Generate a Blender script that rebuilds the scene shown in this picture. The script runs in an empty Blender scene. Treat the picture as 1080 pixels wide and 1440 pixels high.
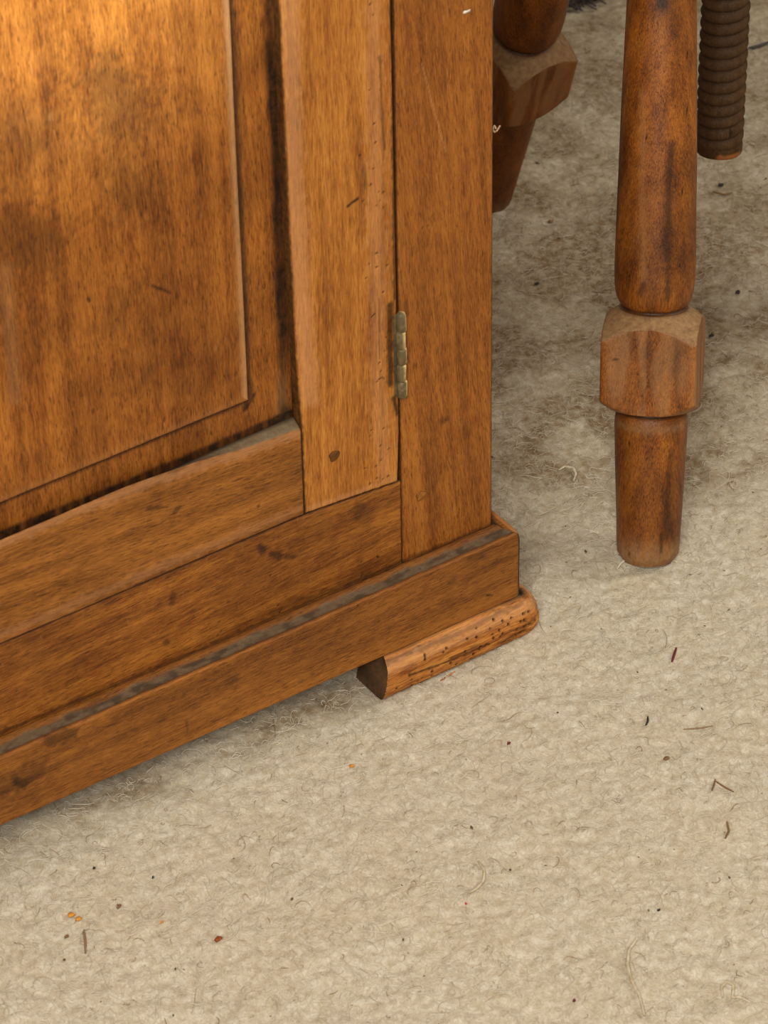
import bpy, math, random
import numpy as np
from mathutils import Matrix, Vector

S = bpy.context.scene
PI = math.pi
rng = np.random.default_rng(7)
random.seed(7)

# ------------------------------------------------------------------ camera
F_PX = 5000.0                                   # focal length in pixels of the 1080 x 1440 frame
YAW, PITCH, ROLL = (math.radians(a) for a in (33.6, 36.93, -1.09))
CAM = np.array([-1.05785748, -1.4678651, 1.45184267])


def cam_axes():
    cy, sy = math.cos(YAW), math.sin(YAW)
    fwd = np.array([sy * math.cos(PITCH), cy * math.cos(PITCH), -math.sin(PITCH)])
    right = np.array([cy, -sy, 0.0])
    up = np.cross(right, fwd)
    r2 = right * math.cos(ROLL) + up * math.sin(ROLL)
    u2 = -right * math.sin(ROLL) + up * math.cos(ROLL)
    return r2, u2, fwd


RIGHT, UP, FWD = cam_axes()
cam_data = bpy.data.cameras.new('camera')
cam = bpy.data.objects.new('camera', cam_data)
S.collection.objects.link(cam)
m = Matrix(((RIGHT[0], UP[0], -FWD[0], CAM[0]), (RIGHT[1], UP[1], -FWD[1], CAM[1]),
            (RIGHT[2], UP[2], -FWD[2], CAM[2]), (0, 0, 0, 1)))
cam.matrix_world = m
cam_data.sensor_fit = 'VERTICAL'
cam_data.sensor_height = 36.0
cam_data.lens = F_PX / 1440 * 36.0
cam_data.clip_start = 0.05
cam_data.dof.use_dof = True
cam_data.dof.focus_distance = 2.29
cam_data.dof.aperture_fstop = 20
S.camera = cam

# ------------------------------------------------------------------ light
world = bpy.data.worlds.new('world')
S.world = world
world.use_nodes = True
bg = world.node_tree.nodes['Background']
bg.inputs[0].default_value = (1.0, 0.83, 0.60, 1)
bg.inputs[1].default_value = 0.27


def area_light(name, loc, target, size, power, color, size_y=None):
    d = bpy.data.lights.new(name, 'AREA')
    d.energy = power
    d.color = color
    d.size = size
    if size_y:
        d.shape = 'RECTANGLE'
        d.size_y = size_y
    o = bpy.data.objects.new(name, d)
    o.location = loc
    o.rotation_euler = (Vector(target) - Vector(loc)).to_track_quat('-Z', 'Y').to_euler()
    S.collection.objects.link(o)
    return o


area_light('window_light', (-1.48, -1.70, 1.92), (0.0, -0.1, 0.05), 1.0, 69, (1.0, 0.965, 0.905), 1.0)
area_light('side_window_light', (1.9, -0.7, 1.6), (0.15, 0.05, 0.1), 0.8, 23, (1.0, 0.95, 0.87), 0.8)
panel_glow_spot = bpy.data.lights.new('panel_glow_spot', 'SPOT')  # added spot, there only to make the glow on the door panel
panel_glow_spot.energy = 210
panel_glow_spot.color = (0.72, 0.88, 1.0)
panel_glow_spot.spot_size = math.radians(13.5)
panel_glow_spot.spot_blend = 0.55
panel_glow_spot.shadow_soft_size = 0.03
lo = bpy.data.objects.new('panel_glow_spot', panel_glow_spot)
lo.location = (-0.85, -0.75, 1.15)
lo.rotation_euler = (Vector((-0.32, 0.0, 0.60)) - lo.location).to_track_quat('-Z', 'Y').to_euler()
S.collection.objects.link(lo)

S.view_settings.view_transform = 'Standard'
S.view_settings.look = 'None'
S.view_settings.gamma = 1.0
S.view_settings.use_curve_mapping = False
S.view_settings.exposure = 0.0


# ------------------------------------------------------------------ helpers
def hit(px, ax, val):
    """point of the plane (axis ax == val) that the photograph shows at pixel px"""
    r = RIGHT * (px[0] - 540) - UP * (px[1] - 720) + FWD * F_PX
    t = (val - CAM[ax]) / r[ax]
    return CAM + t * r


def snap(px, V):
    """vertex of V that the photograph shows at pixel px (nearest one to the eye)"""
    r = RIGHT * (px[0] - 540) - UP * (px[1] - 720) + FWD * F_PX
    r = r / np.linalg.norm(r)
    d = V - CAM
    t = d @ r
    dist = np.linalg.norm(d - t[:, None] * r, axis=1)
    c = dist + 0.02 * (t - t.min())
    return V[np.argmin(c)]


def _hash(ix, iy, iz, seed):
    h = (ix.astype(np.int64) * 374761393 + iy.astype(np.int64) * 668265263 + iz.astype(np.int64) * 2147483647 + seed * 974634777)
    h = (h ^ (h >> 13)) * 1274126177
    h = h ^ (h >> 16)
    return (h & 0xFFFFFF) / float(0xFFFFFF)


def vnoise(x, y, seed=0):
    x = np.asarray(x, float)
    y = np.asarray(y, float)
    x0 = np.floor(x)
    y0 = np.floor(y)
    fx = x - x0
    fy = y - y0
    fx = fx * fx * (3 - 2 * fx)
    fy = fy * fy * (3 - 2 * fy)
    z = np.zeros_like(x0)
    a = _hash(x0, y0, z, seed)
    b = _hash(x0 + 1, y0, z, seed)
    c = _hash(x0, y0 + 1, z, seed)
    d = _hash(x0 + 1, y0 + 1, z, seed)
    return (a * (1 - fx) + b * fx) * (1 - fy) + (c * (1 - fx) + d * fx) * fy


def fbm(x, y, seed=0, octv=4):
    s = 0
    a = 0.5
    t = 0
    for k in range(octv):
        s = s + a * vnoise(x * 2 ** k + 17.3 * k, y * 2 ** k - 9.1 * k, seed + k)
        t += a
        a *= 0.5
    return s / t


def sstep(a, b, x):
    t = np.clip((x - a) / (b - a), 0, 1)
    return t * t * (3 - 2 * t)


def link(o, parent=None):
    S.collection.objects.link(o)
    if parent is not None:
        o.parent = parent
    return o


def mesh_np(name, V, Fq, mat, parent=None, mask=None, smooth=True, tris=False, origin=None):
    V = np.asarray(V, np.float32)
    Fq = np.asarray(Fq, np.int32)
    k = Fq.shape[1]
    me = bpy.data.meshes.new(name)
    me.vertices.add(len(V))
    me.vertices.foreach_set('co', V.ravel())
    me.loops.add(Fq.size)
    me.loops.foreach_set('vertex_index', Fq.ravel())
    me.polygons.add(len(Fq))
    me.polygons.foreach_set('loop_start', np.arange(0, Fq.size, k, dtype=np.int32))
    me.update(calc_edges=True)
    me.validate()
    if smooth:
        me.polygons.foreach_set('use_smooth', np.ones(len(me.polygons), dtype=bool))
    if mask is not None:
        a = me.attributes.new('mask', 'FLOAT_COLOR', 'POINT')
        mm = np.ones((len(V), 4), np.float32)
        mm[:, :3] = mask
        a.data.foreach_set('color', mm.ravel())
    me.materials.append(mat)
    o = bpy.data.objects.new(name, me)
    return link(o, parent)


def grid_faces(n, m_, wrap=False, base=0):
    i = np.arange(n - 1)[:, None]
    j = np.arange(m_ if wrap else m_ - 1)[None, :]
    j2 = (j + 1) % m_
    a = i * m_ + j
    b = i * m_ + j2
    c = (i + 1) * m_ + j2
    d = (i + 1) * m_ + j
    return base + np.stack([a, b, c, d], -1).reshape(-1, 4)


def spaced(lo, hi, fine_lo, fine_hi, step, coarse=0.02):
    parts = []
    fl, fh = max(lo, fine_lo), min(hi, fine_hi)
    if fl > lo + 1e-6:
        parts.append(np.linspace(lo, fl, max(2, int((fl - lo) / coarse) + 1))[:-1])
    parts.append(np.linspace(fl, fh, max(2, int(round((fh - fl) / step)) + 1)))
    if hi > fh + 1e-6:
        parts.append(np.linspace(fh, hi, max(2, int((hi - fh) / coarse) + 1))[1:])
    return np.concatenate(parts)


def seg_dist(P, a, b):
    ab = b - a
    t = np.clip(((P - a) @ ab) / max(ab @ ab, 1e-12), 0, 1)
    return np.linalg.norm(P - (a + t[:, None] * ab), axis=1)


class Marks:
    """holes, stains, scratches of one board: 3-D places found on its own surface"""

    def __init__(self):
        self.h = []
        self.s = []

    def hole(self, pts, r=0.0009, depth=0.0012):
        for p in pts:
            self.h.append((p, r * random.uniform(0.75, 1.15), depth))
        return self

    def line(self, pts, r, k, ch=0, rag=0.5):
        self.s.append((pts, r, k, ch, rag))
        return self

    def apply(self, V, mask, inward):
        n0 = fbm(V[:, 0] * 330 + V[:, 1] * 200, V[:, 2] * 330 + V[:, 1] * 150, 91, 3)
        V0 = V.copy()
        for p, r, dep in self.h:
            c = snap(p, V0)
            d = np.linalg.norm(V0 - c, axis=1)
            k = 1 - sstep(r * 0.55, r * 1.15, d)
            mask[:, 0] = np.maximum(mask[:, 0], k)
            V += inward[None, :] * (k * dep)[:, None]
        for pts, r, kk, ch, rag in self.s:
            q = [snap(p, V0) for p in pts]
            if len(q) == 1:
                q = q * 2
            d = np.min([seg_dist(V0, q[i], q[i + 1]) for i in range(len(q) - 1)], axis=0)
            d = d * (1 + rag * (n0 - 0.5) * 2)
            k = (1 - sstep(r * 0.2, r * 1.2, d)) * kk
            mask[:, ch] = np.maximum(mask[:, ch], k)
        return V, mask


def front_board(name, mat, parent, x_of, z_of, xs, zs, y0=0.0, hfn=None, maskfn=None, marks=None, thick=0.02,
                edge=0.0006, wobble=0.0003, seed=1, grime=0.85, top_grime=True):
    """a board facing -y. xs, zs in 0..1-like metres; x_of/z_of bend its outline; hfn gives how far its face lies back"""
    X, Z = np.meshgrid(xs, zs)
    XX = x_of(X, Z) if x_of else X
    ZZ = z_of(X, Z) if z_of else Z
    dx = np.minimum(X - xs[0], xs[-1] - X)
    dz = np.minimum(Z - zs[0], zs[-1] - Z)
    d = np.minimum(dx, dz)
    rnd = edge * (1 - sstep(0, edge * 1.6, d))
    Y = y0 + rnd + wobble * (fbm(X * 25, Z * 12, seed, 3) - 0.5) * 2
    if hfn is not None:
        Y = Y + hfn(X, Z)
    n, m_ = X.shape
    V = np.stack([XX, Y, ZZ], -1).reshape(-1, 3)
    mask = np.zeros((len(V), 3))
    if maskfn is not None:
        mask = maskfn(X, Z).reshape(-1, 3).astype(float)
    if marks is not None:
        V, mask = marks.apply(V, mask, np.array([0, 1.0, 0]))
    dreal = np.minimum(np.minimum(XX - XX[:, :1], XX[:, -1:] - XX), np.minimum(ZZ - ZZ[:1], ZZ[-1:] - ZZ) if top_grime else ZZ - ZZ[:1]).ravel()
    gn = 0.5 + fbm(XX.ravel() * 300, ZZ.ravel() * 300, seed + 50, 2)
    mask[:, 0] = np.maximum(mask[:, 0], grime * (1 - sstep(0.0002, 0.0011 * gn, dreal)))
    mask[:, 2] *= sstep(0.0002, 0.0014, dreal)
    P = V.reshape(n, m_, 3)
    P = np.pad(P, ((1, 1), (1, 1), (0, 0)), mode='edge')
    K = np.pad(mask.reshape(n, m_, 3), ((1, 1), (1, 1), (0, 0)), mode='edge')
    border = np.zeros((n + 2, m_ + 2), bool)
    border[0] = border[-1] = True
    border[:, 0] = border[:, -1] = True
    P[..., 1][border] = y0 + thick
    return mesh_np(name, P.reshape(-1, 3), grid_faces(n + 2, m_ + 2), mat, parent, K.reshape(-1, 3))


def box_mesh(name, lo, hi, mat, parent=None, bevel=0.001):
    import bmesh
    bm = bmesh.new()
    bmesh.ops.create_cube(bm, size=1.0)
    for v in bm.verts:
        v.co = Vector([lo[i] + (v.co[i] + 0.5) * (hi[i] - lo[i]) for i in range(3)])
    if bevel:
        bmesh.ops.bevel(bm, geom=bm.edges[:], offset=bevel, segments=2, affect='EDGES', profile=0.6)
    me = bpy.data.meshes.new(name)
    bm.to_mesh(me)
    bm.free()
    me.materials.append(mat)
    return link(bpy.data.objects.new(name, me), parent)


def tube(pts, rad, sides=6):
    """vertices and quads of a tube along pts (n,3) with radii rad"""
    pts = np.asarray(pts, float)
    n = len(pts)
    rad = np.broadcast_to(np.asarray(rad, float), (n,))
    t = np.gradient(pts, axis=0)
    t /= np.linalg.norm(t, axis=1)[:, None] + 1e-12
    ref = np.array([0, 0, 1.0]) if abs(t[0][2]) < 0.8 else np.array([1.0, 0, 0])
    a = np.cross(t, ref)
    a /= np.linalg.norm(a, axis=1)[:, None] + 1e-12
    b = np.cross(t, a)
    ph = np.arange(sides) / sides * 2 * PI
    V = pts[:, None, :] + rad[:, None, None] * (np.cos(ph)[None, :, None] * a[:, None, :] + np.sin(ph)[None, :, None] * b[:, None, :])
    V = np.concatenate([V.reshape(-1, 3), pts[:1], pts[-1:]])
    Fq = grid_faces(n, sides, wrap=True)
    e0, e1 = n * sides, n * sides + 1
    caps = [[e0, (j + 1) % sides, j, j] for j in range(0)]
    return V, Fq, (e0, e1)


def tag(o, label, cat, group=None):
    o['label'] = label
    o['category'] = cat
    if group:
        o['group'] = group
    return o


def empty(name, loc=(0, 0, 0)):
    o = bpy.data.objects.new(name, None)
    o.empty_display_size = 0.05
    o.location = loc
    return link(o)


# ------------------------------------------------------------------ materials
def srgb(r, g, b):
    f = lambda c: c / 255 / 12.92 if c / 255 <= 0.04045 else ((c / 255 + 0.055) / 1.055) ** 2.4
    return (f(r), f(g), f(b), 1)


class NT:
    def __init__(self, name):
        self.mat = bpy.data.materials.new(name)
        self.mat.use_nodes = True
        self.t = self.mat.node_tree
        self.bsdf = self.t.nodes['Principled BSDF']

    def n(self, typ, **kw):
        nd = self.t.nodes.new(typ)
        for k, v in kw.items():
            if k.startswith('i_'):
                nd.inputs[k[2:].replace('_', ' ')].default_value = v
            else:
                setattr(nd, k, v)
        return nd

    def l(self, a, b):
        self.t.links.new(a, b)

    def math(self, op, a, b=None, clamp=False):
        nd = self.t.nodes.new('ShaderNodeMath')
        nd.operation = op
        nd.use_clamp = clamp
        for i, v in enumerate((a, b)):
            if v is None:
                continue
            if isinstance(v, (int, float)):
                nd.inputs[i].default_value = v
            else:
                self.l(v, nd.inputs[i])
        return nd.outputs[0]

    def mix(self, fac, a, b, mode='MIX'):
        nd = self.t.nodes.new('ShaderNodeMix')
        nd.data_type = 'RGBA'
        nd.blend_type = mode
        for i, v in ((0, fac), (6, a), (7, b)):
            if isinstance(v, (int, float, tuple)):
                nd.inputs[i].default_value = v
            else:
                self.l(v, nd.inputs[i])
        return nd.outputs[2]

    def ramp(self, fac, stops):
        nd = self.t.nodes.new('ShaderNodeValToRGB')
        cr = nd.color_ramp
        while len(cr.elements) < len(stops):
            cr.elements.new(0.5)
        for e, (p, c) in zip(cr.elements, stops):
            e.position = p
            e.color = c if isinstance(c, tuple) else (c, c, c, 1)
        self.l(fac, nd.inputs[0])
        return nd.outputs[0]

    def noise(self, vec, scale, detail=4, rough=0.55, dist=0.0, w=None):
        nd = self.t.nodes.new('ShaderNodeTexNoise')
        nd.inputs['Scale'].default_value = scale
        nd.inputs['Detail'].default_value = detail
        nd.inputs['Roughness'].default_value = rough
        nd.inputs['Distortion'].default_value = dist
        self.l(vec, nd.inputs['Vector'])
        return nd.outputs[0]

    def mapping(self, vec, loc=(0, 0, 0), rot=(0, 0, 0), scale=(1, 1, 1)):
        nd = self.t.nodes.new('ShaderNodeMapping')
        nd.inputs['Location'].default_value = loc
        nd.inputs['Rotation'].default_value = rot
        nd.inputs['Scale'].default_value = scale
        self.l(vec, nd.inputs['Vector'])
        return nd.outputs[0]


def wood(name, dark, mid, light, axis='Z', tilt=0.0, rings=1.0, fine=1.0, blotch=0.5, rough=0.5, seed=0.0,
         pores=0.5, bump=0.5, dirt_shade=(34, 20, 10), pale=(206, 160, 108), dust=(112, 96, 72), spec=0.22, warp=1.0):
    dark, mid, light = [(int(r_ * w_), int(g_ * w_ * 0.935), int(b_ * 0.64)) for (r_, g_, b_), w_ in ((dark, 0.86), (mid, 0.93), (light, 0.95))]
    N = NT(name)
    tc = N.n('ShaderNodeTexCoord')
    v = N.mapping(tc.outputs['Object'], loc=(seed, seed * 0.7, seed * 1.3),
                  rot=(0, tilt if axis in 'XZ' else 0, 0))
    # slow warp so that rings wander
    st = {'X': (0.045, 1, 1), 'Y': (1, 0.045, 1), 'Z': (1, 1, 0.045)}[axis]
    wv = N.noise(N.mapping(v, scale=tuple(2.0 if s < 0.5 else 6.0 for s in st)), 1.0, 3, 0.5)
    off = N.n('ShaderNodeVectorMath', operation='SCALE')
    cmb = N.n('ShaderNodeCombineXYZ')
    c = N.math('SUBTRACT', wv, 0.5)
    for i, s in enumerate(st):
        if s > 0.5:
            N.l(c, cmb.inputs[i])
    N.l(cmb.outputs[0], off.inputs[0])
    off.inputs['Scale'].default_value = 0.02 * warp
    add = N.n('ShaderNodeVectorMath', operation='ADD')
    N.l(v, add.inputs[0])
    N.l(off.outputs[0], add.inputs[1])
    vv = N.mapping(add.outputs[0], scale=st)
    band = N.noise(vv, 120 * rings, 3, 0.6, 0.1)
    vf = N.mapping(add.outputs[0], scale=tuple(0.075 if s < 0.5 else 1 for s in st))
    fib = N.noise(vf, 1500 * fine, 3, 0.75)
    vp = N.mapping(add.outputs[0], scale=tuple(0.11 if s < 0.5 else 1 for s in st))
    por = N.noise(vp, 1300 * fine, 2, 0.6)
    blo = N.noise(v, 11, 4, 0.6)
    g = N.math('ADD', N.math('MULTIPLY', band, 0.42), N.math('MULTIPLY', fib, 0.58))
    col = N.ramp(g, [(0.38, srgb(*dark)), (0.5, srgb(*mid)), (0.62, srgb(*light))])
    bm_ = N.ramp(blo, [(0.38, 1.0), (0.62, 0.0)])
    col = N.mix(N.math('MULTIPLY', bm_, blotch * 0.75), col, N.mix(0.8, col, srgb(*dark), 'MULTIPLY'))
    blo2 = N.noise(N.mapping(v, loc=(3, 1, 2)), 45, 3, 0.6)
    col = N.mix(N.math('MULTIPLY', N.ramp(blo2, [(0.42, 0.0), (0.7, 1.0)]), 0.22), col, srgb(*light))
    pm = N.ramp(por, [(0.59, 0.0), (0.66, 1.0)])
    col = N.mix(N.math('MULTIPLY', pm, pores * 0.75), col, srgb(*[int(k * 0.42) for k in dark]))
    # broken, low-frequency veil of fine scratches
    scr = N.noise(N.mapping(v, rot=(0.5, 0.7, 0.3), scale=(1, 1, 0.2)), 520, 2, 0.7)
    col = N.mix(N.math('MULTIPLY', N.ramp(scr, [(0.62, 0.0), (0.75, 1.0)]), 0.12), col, srgb(*pale))
    at = N.n('ShaderNodeAttribute', attribute_name='mask')
    sp = N.n('ShaderNodeSeparateColor')
    N.l(at.outputs['Color'], sp.inputs[0])
    rag = N.noise(v, 260, 4, 0.7)
    ragm = N.math('ADD', N.math('MULTIPLY', rag, 0.9), 0.55)
    pa = N.math('MULTIPLY', sp.outputs[2], ragm, True)
    col = N.mix(pa, col, srgb(*pale))
    du = N.math('MULTIPLY', sp.outputs[1], ragm, True)
    dcol = N.mix(rag, srgb(*[int(k * 0.6) for k in dust]), srgb(*[min(255, int(k * 1.25)) for k in dust]))
    col = N.mix(du, col, dcol)
    da = N.math('MULTIPLY', sp.outputs[0], N.math('ADD', N.math('MULTIPLY', rag, 0.7), 0.65), True)
    col = N.mix(da, col, srgb(*dirt_shade))
    N.l(col, N.bsdf.inputs['Base Color'])
    r = N.math('ADD', rough - 0.1, N.math('MULTIPLY', blo2, 0.25))
    r = N.math('ADD', r, N.math('MULTIPLY', sp.outputs[1], 0.3), True)
    N.l(r, N.bsdf.inputs['Roughness'])
    N.bsdf.inputs['Specular IOR Level'].default_value = spec
    h = N.math('SUBTRACT', N.math('MULTIPLY', fib, 0.5), N.math('MULTIPLY', pm, 0.5))
    h = N.math('ADD', h, N.math('MULTIPLY', rag, 0.35))
    b = N.n('ShaderNodeBump')
    b.inputs['Strength'].default_value = bump
    b.inputs['Distance'].default_value = 0.0006
    N.l(h, b.inputs['Height'])
    N.l(b.outputs[0], N.bsdf.inputs['Normal'])
    return N.mat


M_PANEL = wood('panel_wood', (112, 62, 22), (158, 96, 42), (188, 126, 66), 'Z', tilt=0.03, rings=0.9, fine=1.0, blotch=0.75, seed=1.7, pores=0.8, pale=(196, 148, 98))
M_STILE = wood('stile_wood', (140, 84, 36), (178, 116, 58), (206, 148, 88), 'Z', tilt=0.0, rings=1.5, fine=0.8, blotch=0.25, seed=4.1, pores=0.35, pale=(206, 150, 104))
M_POST = wood('post_wood', (124, 72, 30), (160, 100, 48), (184, 124, 68), 'Z', tilt=0.07, rings=0.9, fine=1.0, blotch=0.3, seed=7.3, pores=0.7, pale=(190, 140, 90))
M_RAIL = wood('rail_wood', (106, 60, 24), (148, 92, 44), (182, 124, 66), 'X', tilt=0.05, rings=0.7, fine=0.9, blotch=0.6, seed=2.2, pores=0.6, pale=(196, 144, 96))
M_DRAIL = wood('door_rail_wood', (108, 64, 28), (148, 96, 48), (176, 120, 70), 'X', tilt=-0.04, rings=0.8, fine=0.9, blotch=0.6, seed=9.2, pores=0.6, pale=(192, 138, 96))
M_PLINTH = wood('plinth_wood', (112, 66, 30), (152, 98, 50), (178, 122, 68), 'X', tilt=0.02, rings=0.6, fine=1.0, blotch=0.45, seed=5.9, pores=0.6, dust=(118, 98, 74), pale=(186, 124, 74))
M_FOOT = wood('foot_wood', (128, 72, 34), (184, 120, 68), (216, 158, 104), 'X', tilt=0.04, rings=1.6, fine=0.7, blotch=0.3, seed=3.3, pores=0.5, pale=(220, 166, 116))
M_LEG = wood('leg_wood', (88, 44, 12), (138, 80, 28), (174, 112, 48), 'Z', rings=0.8, fine=1.0, blotch=0.8, seed=6.5, pores=0.7, rough=0.42, spec=0.35, pale=(168, 124, 80), dust=(150, 116, 78))
M_REAR = wood('rear_leg_wood', (80, 42, 14), (122, 70, 26), (150, 92, 40), 'Z', rings=0.8, fine=1.0, blotch=0.7, seed=8.5, pores=0.6, rough=0.45, pale=(150, 108, 66), dust=(122, 94, 62))
M_SCREW = wood('screw_wood', (52, 34, 20), (78, 54, 34), (102, 76, 52), 'Z', rings=0.7, fine=0.8, blotch=0.6, seed=2.9, pores=0.4, rough=0.55, pale=(150, 92, 48), dust=(96, 74, 52))


def brass():
    N = NT('aged_brass')
    tc = N.n('ShaderNodeTexCoord')
    no = N.noise(tc.outputs['Object'], 320, 4, 0.65)
    big = N.noise(N.mapping(tc.outputs['Object'], loc=(2, 5, 1)), 110, 2, 0.5)
    k = N.math('ADD', N.math('MULTIPLY', no, 0.5), N.math('MULTIPLY', big, 0.6))
    col = N.ramp(k, [(0.38, srgb(120, 98, 58)), (0.48, srgb(186, 156, 98)), (0.6, srgb(216, 188, 128))])
    at = N.n('ShaderNodeAttribute', attribute_name='mask')
    sp = N.n('ShaderNodeSeparateColor')
    N.l(at.outputs['Color'], sp.inputs[0])
    col = N.mix(N.math('MULTIPLY', sp.outputs[0], N.math('ADD', no, 0.45), True), col, srgb(92, 78, 50))
    N.l(col, N.bsdf.inputs['Base Color'])
    N.bsdf.inputs['Metallic'].default_value = 0.1
    N.l(N.ramp(k, [(0.42, 0.75), (0.6, 0.42)]), N.bsdf.inputs['Roughness'])
    b = N.n('ShaderNodeBump')
    b.inputs['Strength'].default_value = 0.5
    b.inputs['Distance'].default_value = 0.0004
    N.l(no, b.inputs['Height'])
    N.l(b.outputs[0], N.bsdf.inputs['Normal'])
    return N.mat


def plain(name, a, b_=None, scale=200, rough=0.7):
    N = NT(name)
    tc = N.n('ShaderNodeTexCoord')
    no = N.noise(tc.outputs['Object'], scale, 4, 0.6)
    N.l(N.ramp(no, [(0.35, srgb(*a)), (0.65, srgb(*(b_ or a)))]), N.bsdf.inputs['Base Color'])
    N.bsdf.inputs['Roughness'].default_value = rough
    return N.mat


M_BRASS = brass()
M_PATINA = plain('dark_patina', (62, 52, 34), (104, 90, 60), 300, 0.65)
M_PEG = plain('peg_wood', (92, 56, 26), (140, 92, 48), 500, 0.6)


def rug_mat():
    N = NT('felted_cotton')
    tc = N.n('ShaderNodeTexCoord')
    v = tc.outputs['Object']
    a = N.noise(v, 14, 4, 0.6)
    warp = N.n('ShaderNodeTexNoise')
    warp.inputs['Scale'].default_value = 90
    warp.inputs['Detail'].default_value = 2
    N.l(v, warp.inputs['Vector'])
    sc = N.n('ShaderNodeVectorMath', operation='SCALE')
    sc.inputs['Scale'].default_value = 0.022
    N.l(warp.outputs['Color'], sc.inputs[0])
    ad = N.n('ShaderNodeVectorMath', operation='ADD')
    N.l(v, ad.inputs[0])
    N.l(sc.outputs[0], ad.inputs[1])
    fibre = N.noise(N.mapping(ad.outputs[0], scale=(1, 0.28, 1)), 620, 3, 0.6)
    fibre2 = N.noise(N.mapping(ad.outputs[0], loc=(4, 2, 1), rot=(0, 0, 1.2), scale=(1, 0.28, 1)), 560, 3, 0.6)
    fb = N.math('MAXIMUM', fibre, fibre2)
    lump = N.noise(v, 150, 4, 0.6)
    col = N.ramp(lump, [(0.3, srgb(192, 180, 155)), (0.5, srgb(208, 199, 178)), (0.7, srgb(219, 212, 194))])
    col = N.mix(N.math('MULTIPLY', N.ramp(fb, [(0.5, 1.0), (0.6, 0.0)]), 0.32), col, srgb(160, 134, 96))
    col = N.mix(N.math('MULTIPLY', N.ramp(a, [(0.45, 0.0), (0.7, 1.0)]), 0.2), col, srgb(190, 168, 126))
    at = N.n('ShaderNodeAttribute', attribute_name='mask')
    sp = N.n('ShaderNodeSeparateColor')
    N.l(at.outputs['Color'], sp.inputs[0])
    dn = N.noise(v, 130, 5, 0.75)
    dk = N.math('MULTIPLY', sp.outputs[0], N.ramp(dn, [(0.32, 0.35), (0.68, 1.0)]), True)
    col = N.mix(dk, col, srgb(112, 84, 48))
    spk = N.noise(N.mapping(v, loc=(1, 9, 0)), 420, 2, 0.5)
    col = N.mix(N.math('MULTIPLY', N.ramp(spk, [(0.70, 0.0), (0.76, 1.0)]), 0.5), col, srgb(120, 92, 60))
    N.l(col, N.bsdf.inputs['Base Color'])
    N.bsdf.inputs['Roughness'].default_value = 0.95
    N.bsdf.inputs['Specular IOR Level'].default_value = 0.08
    b = N.n('ShaderNodeBump')
    b.inputs['Strength'].default_value = 0.8
    b.inputs['Distance'].default_value = 0.0012
    N.l(N.math('ADD', N.math('MULTIPLY', fb, 0.8), N.math('MULTIPLY', lump, 0.9)), b.inputs['Height'])
    N.l(b.outputs[0], N.bsdf.inputs['Normal'])
    return N.mat


def fibre_mat(name, a, b_):
    N = NT(name)
    at = N.n('ShaderNodeAttribute', attribute_name='mask')
    sp = N.n('ShaderNodeSeparateColor')
    N.l(at.outputs['Color'], sp.inputs[0])
    N.l(N.mix(sp.outputs[0], srgb(*a), srgb(*b_)), N.bsdf.inputs['Base Color'])
    N.bsdf.inputs['Roughness'].default_value = 0.85
    N.bsdf.inputs['Specular IOR Level'].default_value = 0.15
    return N.mat


M_RUG = rug_mat()
M_FIBRE = fibre_mat('cotton_fibre', (222, 213, 193), (134, 100, 60))

# ------------------------------------------------------------------ the setting
floor = box_mesh('floor', (-3, -3, -0.06), (3, 3, -0.012), plain('floor_boards', (92, 62, 38), (122, 86, 54), 12, 0.6), None, 0)
floor['kind'] = 'structure'

# ------------------------------------------------------------------ the rug
HEAD = np.array([math.sin(YAW), math.cos(YAW)])
SIDE = np.array([math.cos(YAW), -math.sin(YAW)])


def rug_h(x, y):
    h = (fbm(x * 26, y * 26, 3, 3) - 0.5) * 0.0034
    xr_, yr_ = 0.8 * x - 0.6 * y, 0.6 * x + 0.8 * y
    wx = fbm(x * 55 + 3, y * 55, 71, 2) * 0.02
    wy = fbm(x * 55 - 7, y * 55 + 5, 72, 2) * 0.02
    h = h + (fbm((xr_ + wx) * 110, (yr_ + wy) * 110, 11, 3) - 0.5) * 0.0024
    w = fbm(x * 40, y * 40, 5, 2) * 3
    r = 1 - np.abs(2 * fbm((xr_ - wy) * 150 + w, (yr_ + wx) * 150 - w, 23, 2) - 1)
    h = h + (r - 0.8) * 0.0014
    return h - 0.0012


us = spaced(-2.0, 2.0, -0.36, 0.40, 0.0021, 0.05)
vs = spaced(-1.6, 2.4, -0.46, 0.92, 0.0021, 0.05)
U, W = np.meshgrid(us, vs)
RX = U * SIDE[0] + W * HEAD[0]
RY = U * SIDE[1] + W * HEAD[1]
RZ = rug_h(RX, RY)
rm = np.zeros((RX.size, 3))
fx, fy = RX.ravel(), RY.ravel()
# trodden-in dirt mixed with painted shade: behind the cabinet corner, around the stool, along the plinth
d1 = sstep(0.04, 0.30, (fx * HEAD[0] + fy * HEAD[1])) * 0.72  # rear shade painted as a gradient into the rug colour
d2 = 0.95 * np.exp(-(((fx - 0.21) / 0.09) ** 2 + ((fy - 0.28) / 0.13) ** 2)) + 0.35 * np.exp(-(((fx - 0.12) / 0.06) ** 2 + ((fy - 0.14) / 0.09) ** 2))  # soiled patches, deepened to paint in the cabinet's shade
d3 = 0.6 * np.exp(-(((fx - 0.235) / 0.045) ** 2 + ((fy - 0.085) / 0.06) ** 2))  # soiling and the front leg's shadow painted as one patch
d4 = 0.75 * np.exp(-((fy + 0.004) / 0.019) ** 2) * (fx < 0.0)  # contact shadow along the plinth, painted into the rug
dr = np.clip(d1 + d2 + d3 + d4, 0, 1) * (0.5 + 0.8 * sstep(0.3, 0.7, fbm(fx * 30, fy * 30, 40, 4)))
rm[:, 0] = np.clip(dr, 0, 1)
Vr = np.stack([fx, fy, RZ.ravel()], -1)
n_, m__ = RX.shape
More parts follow.
